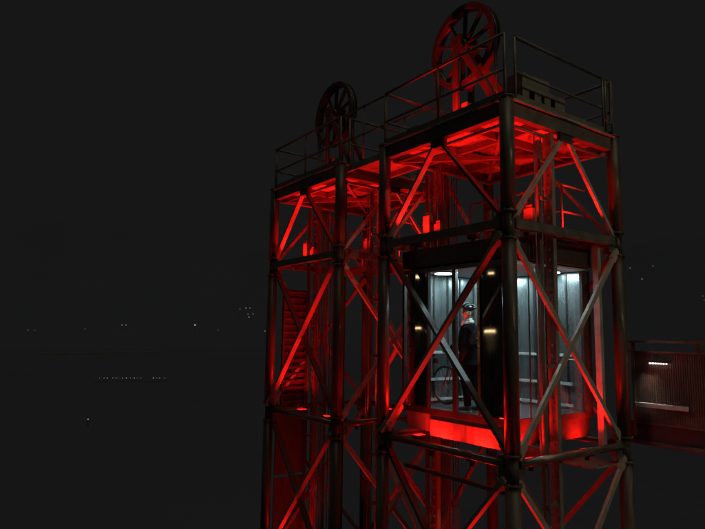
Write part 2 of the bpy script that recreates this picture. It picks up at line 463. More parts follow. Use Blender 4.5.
    # --- roof railing all round
    def railing(p, q, n_):
        p, q = Vector(p), Vector(q)
        bm = bmesh.new()
        bm_tube(bm, p + V(0, 0, 5.86), q + V(0, 0, 5.86), 0.024, 12)
        bm_tube(bm, p + V(0, 0, 5.34), q + V(0, 0, 5.34), 0.020, 12)
        bm_bar(bm, p + V(0, 0, T + 0.30), q + V(0, 0, T + 0.30), 0.008, 0.12, bevel=0.001)
        for i in range(n_):
            c = p.lerp(q, i / (n_ - 1)) if n_ > 1 else p
            bm_tube(bm, c + V(0, 0, T + 0.24), c + V(0, 0, 5.86), 0.020, 12)
        return link('roof_railing', bm, M['rail'], t)
    made.append(railing((ox, 0.2, 0), (ox, 2.42, 0), 2))
    made.append(railing((ox - A, 0.0, 0), (ox - 0.02, 0.0, 0), 3))
    made.append(railing((ox - A, 0.02, 0), (ox - A, A * 0.62, 0), 2))
    made.append(railing((ox - A, A, 0), (ox, A, 0), 3))
    # --- big sheave wheel on the roof
    hub = V(ox - 1.72, 1.0, 6.66); ay = V(0, 1, 0)
    wr = 0.745
    sh = multi('sheave_wheel', M['wheel'], t,
               (bm_profile_ring, (hub, ay, [(wr, -0.085), (wr, -0.06), (wr - 0.055, -0.03), (wr - 0.055, 0.03), (wr, 0.06), (wr, 0.085), (wr - 0.10, 0.085), (wr - 0.10, 0.055), (wr - 0.085, 0.03), (wr - 0.085, -0.03), (wr - 0.10, -0.055), (wr - 0.10, -0.085)])))
    made.append(sh)
    for k in range(10):
        a = k * math.pi / 5 + 0.25
        dd = V(math.cos(a), 0, math.sin(a))
        made.append(part('spoke', M['wheel'], sh, bm_bar, hub + dd * 0.10, hub + dd * (wr - 0.095), 0.035, 0.075, ay))
    made.append(multi('wheel_hub', M['wheel'], sh, (bm_tube, (hub - ay * 0.12, hub + ay * 0.12, 0.12, 24)), (bm_tube, (hub - ay * 0.22, hub + ay * 0.22, 0.045, 16))))
    # wheel trestle
    for s in (-1, 1):
        yy = 1.0 + s * 0.19
        bm = bmesh.new()
        bm_bar(bm, V(hub.x - 0.02, yy, T + 0.24), V(hub.x - 0.02, yy, 6.78), 0.12, 0.05, ay)
        bm_bar(bm, V(hub.x + 0.05, yy, 6.62), V(hub.x + 1.12, yy, T + 0.26), 0.12, 0.05, ay)
        bm_box(bm, V(hub.x, yy, 6.70), (0.24, 0.055, 0.20), None, 0.01)
        bm_box(bm, V(hub.x - 0.02, yy, T + 0.26), (0.34, 0.12, 0.03), None, 0.004)
        made.append(link('wheel_trestle', bm, M['column'], t))
    made.append(multi('hoist_machine', M['machine'], t,
                      (bm_box, (V(hub.x + 0.02, 1.0, 5.16), (0.46, 0.30, 0.50), None, 0.02)),
                      (bm_box, (V(hub.x + 0.02, 1.0, 5.5), (0.26, 0.2, 0.2), None, 0.02)),
                      (bm_tube, (V(hub.x - 0.5, 1.15, 5.12), V(hub.x - 0.1, 1.15, 5.12), 0.13, 20)),
                      (bm_tube, (V(hub.x - 0.58, 1.15, 5.12), V(hub.x - 0.5, 1.15, 5.12), 0.07, 16))))
    # concrete foundation
    P('foundation', M['concrete'], bm_box, V(ox - A / 2, A / 2, BASE - 0.18), (A + 1.0, A + 1.0, 0.44), None, 0.03)
    for o in made:
        if o.parent is t:
            for v in o.data.vertices: v.co += corr
        else:
            for v in o.data.vertices: v.co += corr
    return t, corr

def lamp_at(t, corr, x, y, z, e, face):
    h = red_lamp(t, x, y, z, e, face)
    for o in (h, *h.children):
        for v in o.data.vertices: v.co += corr
    for o in t.children:
        if o.type == 'LIGHT' and abs(o.location.z - (z + 0.075)) < 1e-6 and abs(o.location.x - x) < 1e-6 and abs(o.location.y - y) < 1e-6:
            o.location = o.location + corr

def fix(o, corr):
    for v in o.data.vertices: v.co += corr
    for c in o.children: fix(c, corr)
    return o

t1, corr = make_tower(0.0, True)
tag(t1, 'nearer steel lattice lift tower lit red, holding the glass lift car with the cyclist', 'lift tower', 'twin red-lit lift towers')
t2, _ = make_tower(-PITCH, False)
tag(t2, 'farther steel lattice lift tower lit red, standing left of the one with the glass car', 'lift tower', 'twin red-lit lift towers')

E_MID, E_LOW = 32, 42
for t, ox, kk in ((t1, 0.0, 1.0), (t2, -PITCH, 0.8)):
    near = ox == 0.0
    for lv, (z, e) in enumerate(((B - 0.06, E_MID), (Z0 - 0.10, E_LOW), (-3.21 - 0.10, E_LOW * (0.40 if near else 0.28)))):
        e *= kk
        lamp_at(t, corr, ox - A + (0.24 if near and lv == 1 else 0.44), 0.36 if lv == 0 else 0.60, z, e * (1.0 if near or lv == 0 else 0.85), (-1, 0))
        lamp_at(t, corr, ox - 0.18, 0.60, z, e * 0.8, (1, 0))
        lamp_at(t, corr, ox - 0.16, 1.90, z, e * 0.6, (1, 0))
        if near and lv == 1:
            lamp_at(t, corr, -1.62, 0.11, z, e * 0.36, (0, -1)); lamp_at(t, corr, -0.80, 0.11, z, e * 0.36, (0, -1))
        else:
            lamp_at(t, corr, ox - A / 2 + 0.25, 0.5, z, e * (0.5 if lv == 1 else 0.8), (0, -1))
        lamp_at(t, corr, ox - A / 2, A - 0.3, z, e * (0.4 if lv == 0 else 0.7), (0, 1))
    lamp_at(t, corr, ox - 1.55, 0.45, T + 0.30, 30 if near else 2.5, (0, -1))

# added red spot on the near brace, reddening the cyclist's face through the glass
sx, sy, sz = -1.60, 0.17, 1.22
h = part('floodlight', M['dark'], t1, bm_box, V(sx, sy, sz), (0.07, 0.06, 0.08), None, 0.008); fix_later = [h]  # made-up housing for the face spot
sp = bpy.data.lights.new('floodlight_glow', 'SPOT'); sp.energy = 110; sp.color = (1.0, 0.02, 0.008); sp.spot_size = R(26); sp.spot_blend = 0.8; sp.shadow_soft_size = 0.03
so = bpy.data.objects.new('floodlight_glow', sp); COL.objects.link(so); so.parent = t1
so.location = V(sx, sy, sz + 0.07) + corr
so.rotation_euler = (V(-1.39, 0.60, 1.95) - V(sx, sy, sz + 0.07)).to_track_quat('-Z', 'Y').to_euler()
fix(h, corr)

# things only on the near tower's roof: louvred cabinet and cable loop
bm = bmesh.new()
yc0, yc1 = 0.66, 1.74
bm_box(bm, V(-0.42, (yc0 + yc1) / 2, 5.36), (0.36, yc1 - yc0, 0.10), None, 0.01)
bm_box(bm, V(-0.42, (yc0 + yc1) / 2, 4.95), (0.36, yc1 - yc0, 0.10), None, 0.01)
for yy in (yc0 + 0.09, yc0 + 0.38, yc0 + 0.62, yc1 - 0.14):
    bm_box(bm, V(-0.42, yy, 5.155), (0.36, 0.16 if yy < yc1 - 0.2 else 0.26, 0.31), None, 0.006)
bm_box(bm, V(-0.55, (yc0 + yc1) / 2, 5.155), (0.05, yc1 - yc0 - 0.02, 0.30))
lc = link('control_cabinet', bm, M['machine'], t1)
part('cabinet_lid', M['machine'], lc, bm_box, V(-0.44, 1.07, 5.52), (0.30, 0.66, 0.20), None, 0.02)
fix(lc, corr)
o = part('cable_loop', M['rail'], t1, bm_path, [(0.0, 2.44, 5.78), (0.0, 2.60, 5.78), (0.0, 2.64, 5.74), (0.0, 2.64, 5.16), (0.0, 2.60, 5.12), (0.0, 2.50, 5.12), (0, 2.44, 5.16)], 0.018, 8); fix(o, corr)
o = multi('roof_railing', M['rail'], t1, (bm_tube, ((0, 2.50, 4.90), (0, 2.50, 5.86), 0.020, 12)), (bm_tube, ((0.0, 2.40, 5.86), (0.0, 2.56, 5.86), 0.022, 12))); fix(o, corr)
# pit plate and underframe seen under the car
o = part('pit_plate', M['plate'], t1, bm_box, V(-1.25, 2.19, -0.30), (2.5, 0.74, 0.02)); fix(o, corr)
o = part('underframe_beam', M['frame'], t1, bm_bar, V(-2.5, 0.35, -0.52), V(-0.2, 0.35, -0.52), 0.06, 0.06); fix(o, corr)
# far tower: ribbed counterweight panel on its left back face
bm = bmesh.new()
px = -PITCH - A + 0.02
bm_box(bm, V(px, 0.60, 1.30), (0.02, 0.66, 2.62))
z = 0.08
while z < 2.6:
    bm_box(bm, V(px + 0.028, 0.60, z), (0.03, 0.60, 0.05), None, 0.004); z += 0.155
for yy in (0.30, 0.90): bm_box(bm, V(px + 0.028, yy, 1.30), (0.035, 0.04, 2.60), None, 0.003)
o = link('ribbed_panel', bm, M['column'], t2); fix(o, corr)
bm = bmesh.new()
for z0_, z1_ in ((-1.50, -0.12), (-3.1, -1.56)):
    bm_box(bm, V(px, 0.56, (z0_ + z1_) / 2), (0.02, 0.78, z1_ - z0_), None, 0.003)
o = link('sheet_panel', bm, M['column'], t2); fix(o, corr)

o = part('cable_duct', M['dark'], t2, bm_box, V(-PITCH - 0.10, 0.13, (B + BASE) / 2 - 0.2), (0.17, 0.17, B - BASE - 0.6), Matrix.Rotation(R(55), 3, 'Z'), 0.01); fix(o, corr)
o = part('cable_duct', M['dark'], t2, bm_box, V(-PITCH - 0.10, 0.13, (B + T) / 2), (0.17, 0.17, T - B - 0.1), Matrix.Rotation(R(55), 3, 'Z'), 0.01); fix(o, corr)
# roof clutter: junction boxes, a small winch and cables lying over the deck
for tt_, ox in ((t1, 0.0), (t2, -PITCH)):
    for (x, y, sx_, sy_, sz_) in ((ox - 2.35, 0.45, 0.28, 0.22, 0.34), (ox - 2.05, 0.30, 0.14, 0.12, 0.22), (ox - 0.75, 0.35, 0.20, 0.16, 0.18)):
        o = multi('junction_box', M['machine'], tt_, (bm_box, (V(x, y, T + 0.24 + sz_ / 2), (sx_, sy_, sz_), None, 0.01)), (bm_box, (V(x, y - sy_ / 2 - 0.006, T + 0.24 + sz_ / 2), (sx_ * 0.8, 0.01, sz_ * 0.8), None, 0.003))); fix(o, corr)
    o = multi('winch', M['machine'], tt_, (bm_tube, (V(ox - 2.45, 0.9, T + 0.44), V(ox - 2.05, 0.9, T + 0.44), 0.12, 18)), (bm_tube, (V(ox - 2.47, 0.9, T + 0.44), V(ox - 2.44, 0.9, T + 0.44), 0.17, 18)), (bm_tube, (V(ox - 2.06, 0.9, T + 0.44), V(ox - 2.03, 0.9, T + 0.44), 0.17, 18)), (bm_box, (V(ox - 2.25, 0.9, T + 0.27), (0.5, 0.3, 0.06), None, 0.01))); fix(o, corr)
    o = part('loose_cable', M['rubber'], tt_, bm_path, [(ox - 2.35, 0.33, T + 0.30), (ox - 1.9, 0.14, T + 0.26), (ox - 1.3, 0.20, T + 0.255), (ox - 0.75, 0.25, T + 0.27), (ox - 0.4, 0.12, T + 0.255), (ox - 0.1, 0.3, T + 0.255)], 0.014, 8); fix(o, corr)
    for q in (-0.022, 0.022):
        bm = bmesh.new()
        hx, hz_ = ox - 1.72, 6.66
        bm_path(bm, [(hx - 0.70, 1.0 + q, 4.7)] + [(hx + 0.705 * math.cos(a_), 1.0 + q, hz_ + 0.705 * math.sin(a_)) for a_ in [math.pi - math.pi * k_ / 16 for k_ in range(17)]] + [(hx + 0.70, 1.0 + q, 4.7)], 0.011, 8)
        o = link('wheel_rope', bm, M['rope'], tt_); fix(o, corr)

# walkway linking the roofs
wk = empty('roof_walkway', (-A - 0.7, 1.2, T + 0.24))
wc = Vector((A + 0.7, -1.2, -(T + 0.24)))
bm = bmesh.new()
bm_box(bm, V(-A - 0.683, 0.55, T + 0.19), (1.36 - 0.22, 0.9, 0.03))
for yy in (0.10, 1.0): bm_bar(bm, V(-A - 0.11, yy, T + 0.12), V(-A - 1.26, yy, T + 0.12), 0.05, 0.10)
fix(link('walkway_deck', bm, M['plate'], wk), wc)
for yy in (0.03, 1.02):
    bm = bmesh.new()
    bm_tube(bm, (-A - 0.03, yy, 5.86), (-A - 1.34, yy, 5.86), 0.022, 12)
    bm_tube(bm, (-A - 0.03, yy, 5.32), (-A - 1.34, yy, 5.32), 0.019, 12)
    bm_tube(bm, (-A - 0.68, yy, T + 0.2), (-A - 0.68, yy, 5.86), 0.019, 12)
    fix(link('handrail', bm, M['rail'], wk), wc)
tag(wk, 'narrow steel catwalk with handrails linking the roofs of the two towers', 'walkway')

# ================================================================== LIFT CAR
CX0, CX1, CY0, CY1, CZ0, CZ1 = -2.50, -0.30, 0.30, 2.36, 0.45, 2.68
car = empty('elevator_car', (0, 0, CZ0)); cc = Vector((0, 0, -CZ0))
tag(car, 'glass lift car with cool white light inside, red glow along its base', 'lift car')
def C(name, m, fn, *a, par=None):
    o = part(name, m, par or car, fn, *a)
    for v in o.data.vertices: v.co += cc
    return o
def CM(name, m, *calls, par=None):
    o = multi(name, m, par or car, *calls)
    for v in o.data.vertices: v.co += cc
    return o
C('floor', M['floorcar'], bm_box, V((CX0 + CX1) / 2, (CY0 + CY1) / 2, CZ0 - 0.03), (CX1 - CX0 - 0.02, CY1 - CY0 - 0.02, 0.06))
C('apron', M['apron'], bm_box, V((CX0 + CX1) / 2 - 0.02, CY0 + 0.045, 0.245), (CX1 - CX0 - 0.15, 0.02, 0.30), None, 0.003)
C('apron', M['apron'], bm_box, V(-1.14, CY0 + 0.0, 0.175), (1.42, 0.02, 0.25), None, 0.003)
C('apron', M['carframe'], bm_box, V(CX1 - 0.04, (CY0 + CY1) / 2, 0.24), (0.02, CY1 - CY0 - 0.2, 0.30), None, 0.003)
CM('bottom_frame', M['carframe'],
   (bm_box, (V((CX0 + CX1) / 2, CY0 + 0.03, CZ0 - 0.03), (CX1 - CX0, 0.07, 0.10), None, 0.006)),
   (bm_box, (V(CX1 - 0.03, (CY0 + CY1) / 2, CZ0 - 0.03), (0.06, CY1 - CY0 - 0.1, 0.10), None, 0.006)),
   (bm_box, (V(CX0 + 0.03, (CY0 + CY1) / 2, CZ0 - 0.03), (0.06, CY1 - CY0 - 0.1, 0.10), None, 0.006)))
# roof box, header
C('car_roof', M['dark'], bm_box, V((CX0 + CX1) / 2, (CY0 + CY1) / 2, CZ1 + 0.20), (CX1 - CX0 + 0.04, CY1 - CY0 + 0.04, 0.30), None, 0.01)
CM('crosshead', M['carframe'], (bm_box, (V((CX0 + CX1) / 2, 1.20, CZ1 + 0.42), (CX1 - CX0 + 0.1, 0.16, 0.12), None, 0.006)),
   (bm_box, (V(CX0 - 0.03, 1.20, 1.6), (0.04, 0.16, 2.9), None, 0.004)), (bm_box, (V(CX1 + 0.03, 0.99, 1.6), (0.04, 0.10, 2.9), None, 0.004)))
# interior ceiling + lights
C('ceiling', M['carceil'], bm_box, V((CX0 + CX1) / 2, (CY0 + CY1) / 2, CZ1 + 0.02), (CX1 - CX0 - 0.06, CY1 - CY0 - 0.06, 0.02))
for (lx, ly) in ((-0.80, 0.80), (-0.80, 2.02), (-2.10, 0.85), (-1.95, 2.02)):
    cl = C('ceiling_light', M['bare'], bm_tube, (lx, ly, CZ1 - 0.012), (lx, ly, CZ1 + 0.010), 0.17, 32)
    C('lens', M['lens_white'], bm_tube, (lx, ly, CZ1 - 0.020), (lx, ly, CZ1 - 0.0125), 0.15, 32, par=cl)
    ld = bpy.data.lights.new('ceiling_light_glow', 'AREA'); ld.shape = 'DISK'; ld.size = 0.28
    ld.energy = 13.0; ld.color = (0.72, 0.94, 1.0)
    lo = bpy.data.objects.new('ceiling_light_glow', ld); COL.objects.link(lo); lo.parent = car
    lo.location = (lx, ly, CZ1 - 0.03 - CZ0)
# back wall (brushed panels with joints) and left wall
n = 3
wdt = (CX1 - CX0 - 0.08) / n
for i in range(n):
    C('back_wall_panel', M['brushed'], bm_box, V(CX0 + 0.04 + wdt * (i + 0.5), CY1 - 0.03, (CZ0 + CZ1) / 2), (wdt - 0.008, 0.02, CZ1 - CZ0 - 0.02), None, 0.002)
for j in range(5):
    wy = (CY1 - CY0 - 0.1) / 5
    C('side_wall_panel', M['brushed'] if j < 4 else M['brushed'], bm_box, V(CX0 + 0.03, CY0 + 0.06 + wy * (j + 0.5), (CZ0 + CZ1) / 2), (0.02, wy - 0.008, CZ1 - CZ0 - 0.02), None, 0.002)
for z in (1.32, 0.86, 0.52):
    CM('handrail', M['carrail'],
       (bm_bar, (V(CX0 + 0.08, CY1 - 0.11, z), V(CX1 - 0.30, CY1 - 0.11, z), 0.03, 0.045, V(0, 0, 1))),
       (bm_bar, (V(CX0 + 0.09, CY0 + 0.35, z), V(CX0 + 0.09, CY1 - 0.12, z), 0.03, 0.045, V(0, 0, 1))),
       (bm_box, (V(-1.0, CY1 - 0.07, z), (0.03, 0.08, 0.03))), (bm_box, (V(-1.9, CY1 - 0.07, z), (0.03, 0.08, 0.03))),
       (bm_box, (V(CX0 + 0.06, 1.0, z), (0.06, 0.03, 0.03))), (bm_box, (V(CX0 + 0.06, 1.7, z), (0.06, 0.03, 0.03))))
# front (left-hand) face: door leaves, mirror panels, mullions
def bowed(bm, xa, xb, y, z0_, z1_, bow, zb, nx=10, nz=60):
    g_ = []
    for i in range(nx + 1):
        col_ = []
        u = i / nx
        for j in range(nz + 1):
            v_ = j / nz
            yy = y - bow * (1 - (2 * u - 1) ** 2) - zb * math.sin(v_ * math.pi * 7 + 0.6 + 0.5 * (2 * u - 1) ** 2)
            col_.append(bm.verts.new((xa + (xb - xa) * u, yy, z0_ + (z1_ - z0_) * v_)))
        g_.append(col_)
    for i in range(nx):
        for j in range(nz):
            f = bm.faces.new((g_[i][j], g_[i + 1][j], g_[i + 1][j + 1], g_[i][j + 1])); f.smooth = True
def mirror_panel(xa, xb):
    o = C('mirror_panel', M['mirror'], bowed, xa, xb, CY0, CZ0 + 0.02, CZ1 - 0.02, 0.002, 0.0011)
    md = o.modifiers.new('thick', 'SOLIDIFY'); md.thickness = 0.012
    return o
mirror_panel(-2.33, -1.90)
mirror_panel(-0.775, -0.34)
for xm, wm, mm in ((-2.48, 0.05, 'carframe'), (-2.345, 0.025, 'bare'), (-1.885, 0.035, 'carframe'), (-1.30, 0.075, 'carframe'), (-0.80, 0.05, 'brass'), (-0.32, 0.045, 'carframe')):
    C('mullion', M[mm], bm_box, V(xm, CY0, (CZ0 + CZ1) / 2), (wm, 0.06, CZ1 - CZ0 - 0.02), None, 0.005)
C('side_light', M['glass'], bm_box, V(-2.41, CY0 + 0.01, (CZ0 + CZ1) / 2), (0.11, 0.008, CZ1 - CZ0 - 0.10))
C('door_leaf', M['glass'], bm_box, V(-1.60, CY0 + 0.01, (CZ0 + CZ1) / 2), (0.52, 0.008, CZ1 - CZ0 - 0.10))
C('door_leaf', M['glass'], bm_box, V(-1.045, CY0 + 0.01, (CZ0 + CZ1) / 2), (0.42, 0.008, CZ1 - CZ0 - 0.10))
CM('door_header', M['carframe'], (bm_box, (V((CX0 + CX1) / 2, CY0, CZ1 - 0.02), (CX1 - CX0, 0.07, 0.06), None, 0.004)))
# right face: window, mullion, window, opaque strip, smoked end
ys = [CY0 + 0.03, 1.00, 1.10, 1.36, 1.40, 2.12]
for ya, yb, mm in ((0.36, 0.99, 'glass'), (1.33, 2.12, 'glass')):
    C('side_window', M[mm], bm_box, V(CX1 - 0.02, (ya + yb) / 2, (CZ0 + CZ1) / 2), (0.008, yb - ya, CZ1 - CZ0 - 0.06))
for ym, wm, mm in ((0.335, 0.05, 'carframe'), (0.815, 0.012, 'carframe'), (1.04, 0.09, 'carframe'), (1.28, 0.08, 'carframe'), (2.135, 0.025, 'carframe'), (2.24, 0.19, 'dark')):
    C('mullion', M[mm], bm_box, V(CX1 - 0.02, ym, (CZ0 + CZ1) / 2), (0.05 if wm > 0.02 else 0.02, wm, CZ1 - CZ0 - 0.02), None, 0.003)
C('side_panel', M['dark'], bm_box, V(CX1 - 0.03, 1.16, (CZ0 + CZ1) / 2), (0.02, 0.15, CZ1 - CZ0 - 0.03), None, 0.002)
# outer shaft post near the right column
o = part('shaft_post', M['brace'], t1, bm_bar, V(-0.14, 2.30, -0.1), V(-0.14, 2.30, B - 0.14), 0.10, 0.08, V(0, 1, 0)); fix(o, corr)
for yb in (0.50, 0.78, 0.96, 1.30, 1.62, 1.98):
    C('wall_batten', M['carframe'], bm_box, V(CX0 + 0.048, yb, (CZ0 + CZ1) / 2), (0.016, 0.035, CZ1 - CZ0 - 0.05), None, 0.003)
for xb in (-2.05, -1.36, -0.72):
    C('wall_batten', M['carframe'], bm_box, V(xb, CY1 - 0.048, (CZ0 + CZ1) / 2), (0.03, 0.016, CZ1 - CZ0 - 0.05), None, 0.003)
# small panel of buttons inside
cp = C('control_panel', M['bare'], bm_box, V(CX0 + 0.055, 0.62, 1.65), (0.02, 0.16, 0.5), None, 0.004)
for i in range(4): C('button', M['dark'], bm_tube, (CX0 + 0.064, 0.62, 1.5 + i * 0.09), (CX0 + 0.075, 0.62, 1.5 + i * 0.09), 0.02, 12, par=cp)

# ================================================================== BICYCLE (upright, pointing to -X)
def make_bike(org, ang):
    b = empty('bicycle', org); b.rotation_euler = (0, 0, ang)
    tag(b, 'dark bicycle standing in the lift car beside the cyclist, front wheel behind the door glass', 'bicycle')
    r = 0.33; fw = V(-0.52, 0, r); rw = V(0.50, 0, r); ay = V(0, 1, 0)
    for c in (fw, rw):
        wh = part('wheel', M['bikeframe'], b, bm_ring, c, ay, r - 0.035, 0.010, 48, 8, 1.2)
        part('tyre', M['rubber'], wh, bm_ring, c, ay, r - 0.016, 0.016, 48, 10)
        bm = bmesh.new()
        for k in range(24):
            a = k * math.pi / 12; s = 0.025 if k % 2 else -0.025
            bm_tube(bm, c + V(0.02 * math.cos(a + .5), s, 0.02 * math.sin(a + .5)), c + V((r - 0.04) * math.cos(a), 0, (r - 0.04) * math.sin(a)), 0.0014, 4)
        bm_tube(bm, c - ay * 0.05, c + ay * 0.05, 0.018, 12)
        link('spoke_set', bm, M['bare'], wh)
    bb = V(0.08, 0, 0.28); st = V(0.22, 0, 0.78); ht = V(-0.34, 0, 0.82); hb = V(-0.375, 0, 0.68)
    bm = bmesh.new()
    for p, q, rr in ((bb, st, .016), (st - V(0.01, 0, 0.04), ht, .016), (hb, bb, .019), (ht, hb, .02)):
        bm_tube(bm, p, q, rr, 12)
    for s in (-1, 1):
        bm_tube(bm, bb + ay * s * 0.03, rw + ay * s * 0.055, .009, 8); bm_tube(bm, st - V(0.01, 0, 0.05) + ay * s * 0.015, rw + ay * s * 0.055, .008, 8)
    link('frame', bm, M['bikeframe'], b)
    bm = bmesh.new()
    for s in (-1, 1): bm_path(bm, [hb + ay * s * 0.02, hb + V(-0.03, s * 0.05, -0.06), fw + ay * s * 0.052], 0.010, 8)
    bm_tube(bm, ht, ht + V(0.02, 0, 0.12), 0.013, 10)
    link('fork', bm, M['bikeframe'], b)
    hbp = ht + V(-0.02, 0, 0.13)
    bm = bmesh.new(); bm_path(bm, [hbp + V(0.10, -0.30, 0.02), hbp + V(0.02, -0.2, 0.03), hbp + V(-0.02, -0.05, 0), hbp + V(-0.02, 0.05, 0), hbp + V(0.02, 0.2, 0.03), hbp + V(0.10, 0.30, 0.02)], 0.0125, 10)
    hd = link('handlebar', bm, M['bare'], b)
    for s in (-1, 1): part('grip', M['rubber'], hd, bm_tube, hbp + V(0.045, s * 0.23, 0.028), hbp + V(0.105, s * 0.305, 0.02), 0.017, 12)
    sp = part('saddle', M['rubber'], b, bm_path, [st + V(-0.12, 0, 0.17), st + V(-0.03, 0, 0.175), st + V(0.06, 0, 0.18), st + V(0.13, 0, 0.185)], [0.015, 0.028, 0.06, 0.055], 14)
    part('seat_post', M['bare'], b, bm_tube, st, st + V(0.03, 0, 0.15), 0.013, 10)
    cs = multi('crankset', M['bare'], b, (bm_ring, (bb + ay * -0.045, ay, 0.09, 0.006, 32, 6)), (bm_bar, (bb - ay * 0.06, bb + V(-0.12, -0.06, -0.12), 0.02, 0.012)), (bm_bar, (bb + ay * 0.06, bb + V(0.12, 0.06, 0.12), 0.02, 0.012)))
    for s in (-1, 1): part('pedal', M['rubber'], cs, bm_box, bb + V(s * 0.12, s * 0.11, s * 0.12), (0.09, 0.09, 0.02), None, 0.004)
    part('chain', M['bare'], b, bm_bar, bb + V(0, -0.045, 0.09), rw + V(0, -0.045, 0.035), 0.006, 0.01)
    return b
BX = -1.62
bike = make_bike((BX, 0.93, CZ0 + 0.002), R(0))

# ================================================================== PERSON
def skinmesh(name, verts, edges, radii, m, parent, sub=2):
    me = bpy.data.meshes.new(name); me.from_pydata(verts, edges, []); me.update()
    o = bpy.data.objects.new(name, me); COL.objects.link(o)
    sk = o.modifiers.new('skin', 'SKIN'); sk.use_smooth_shade = True
    for i, rr in enumerate(radii):
        rr = rr if isinstance(rr, tuple) else (rr, rr)
        me.skin_vertices[0].data[i].radius = rr
        me.skin_vertices[0].data[i].use_root = (i == 0)
    ss = o.modifiers.new('sub', 'SUBSURF'); ss.levels = sub; ss.render_levels = sub
    dg = bpy.context.evaluated_depsgraph_get(); dg.update()
    me2 = bpy.data.meshes.new_from_object(o.evaluated_get(dg))
    bpy.data.objects.remove(o)
    for p_ in me2.polygons: p_.use_smooth = True
    me2.materials.clear(); me2.materials.append(m); me2.name = name
    o2 = bpy.data.objects.new(name, me2); COL.objects.link(o2)
    if parent: o2.parent = parent
    return o2

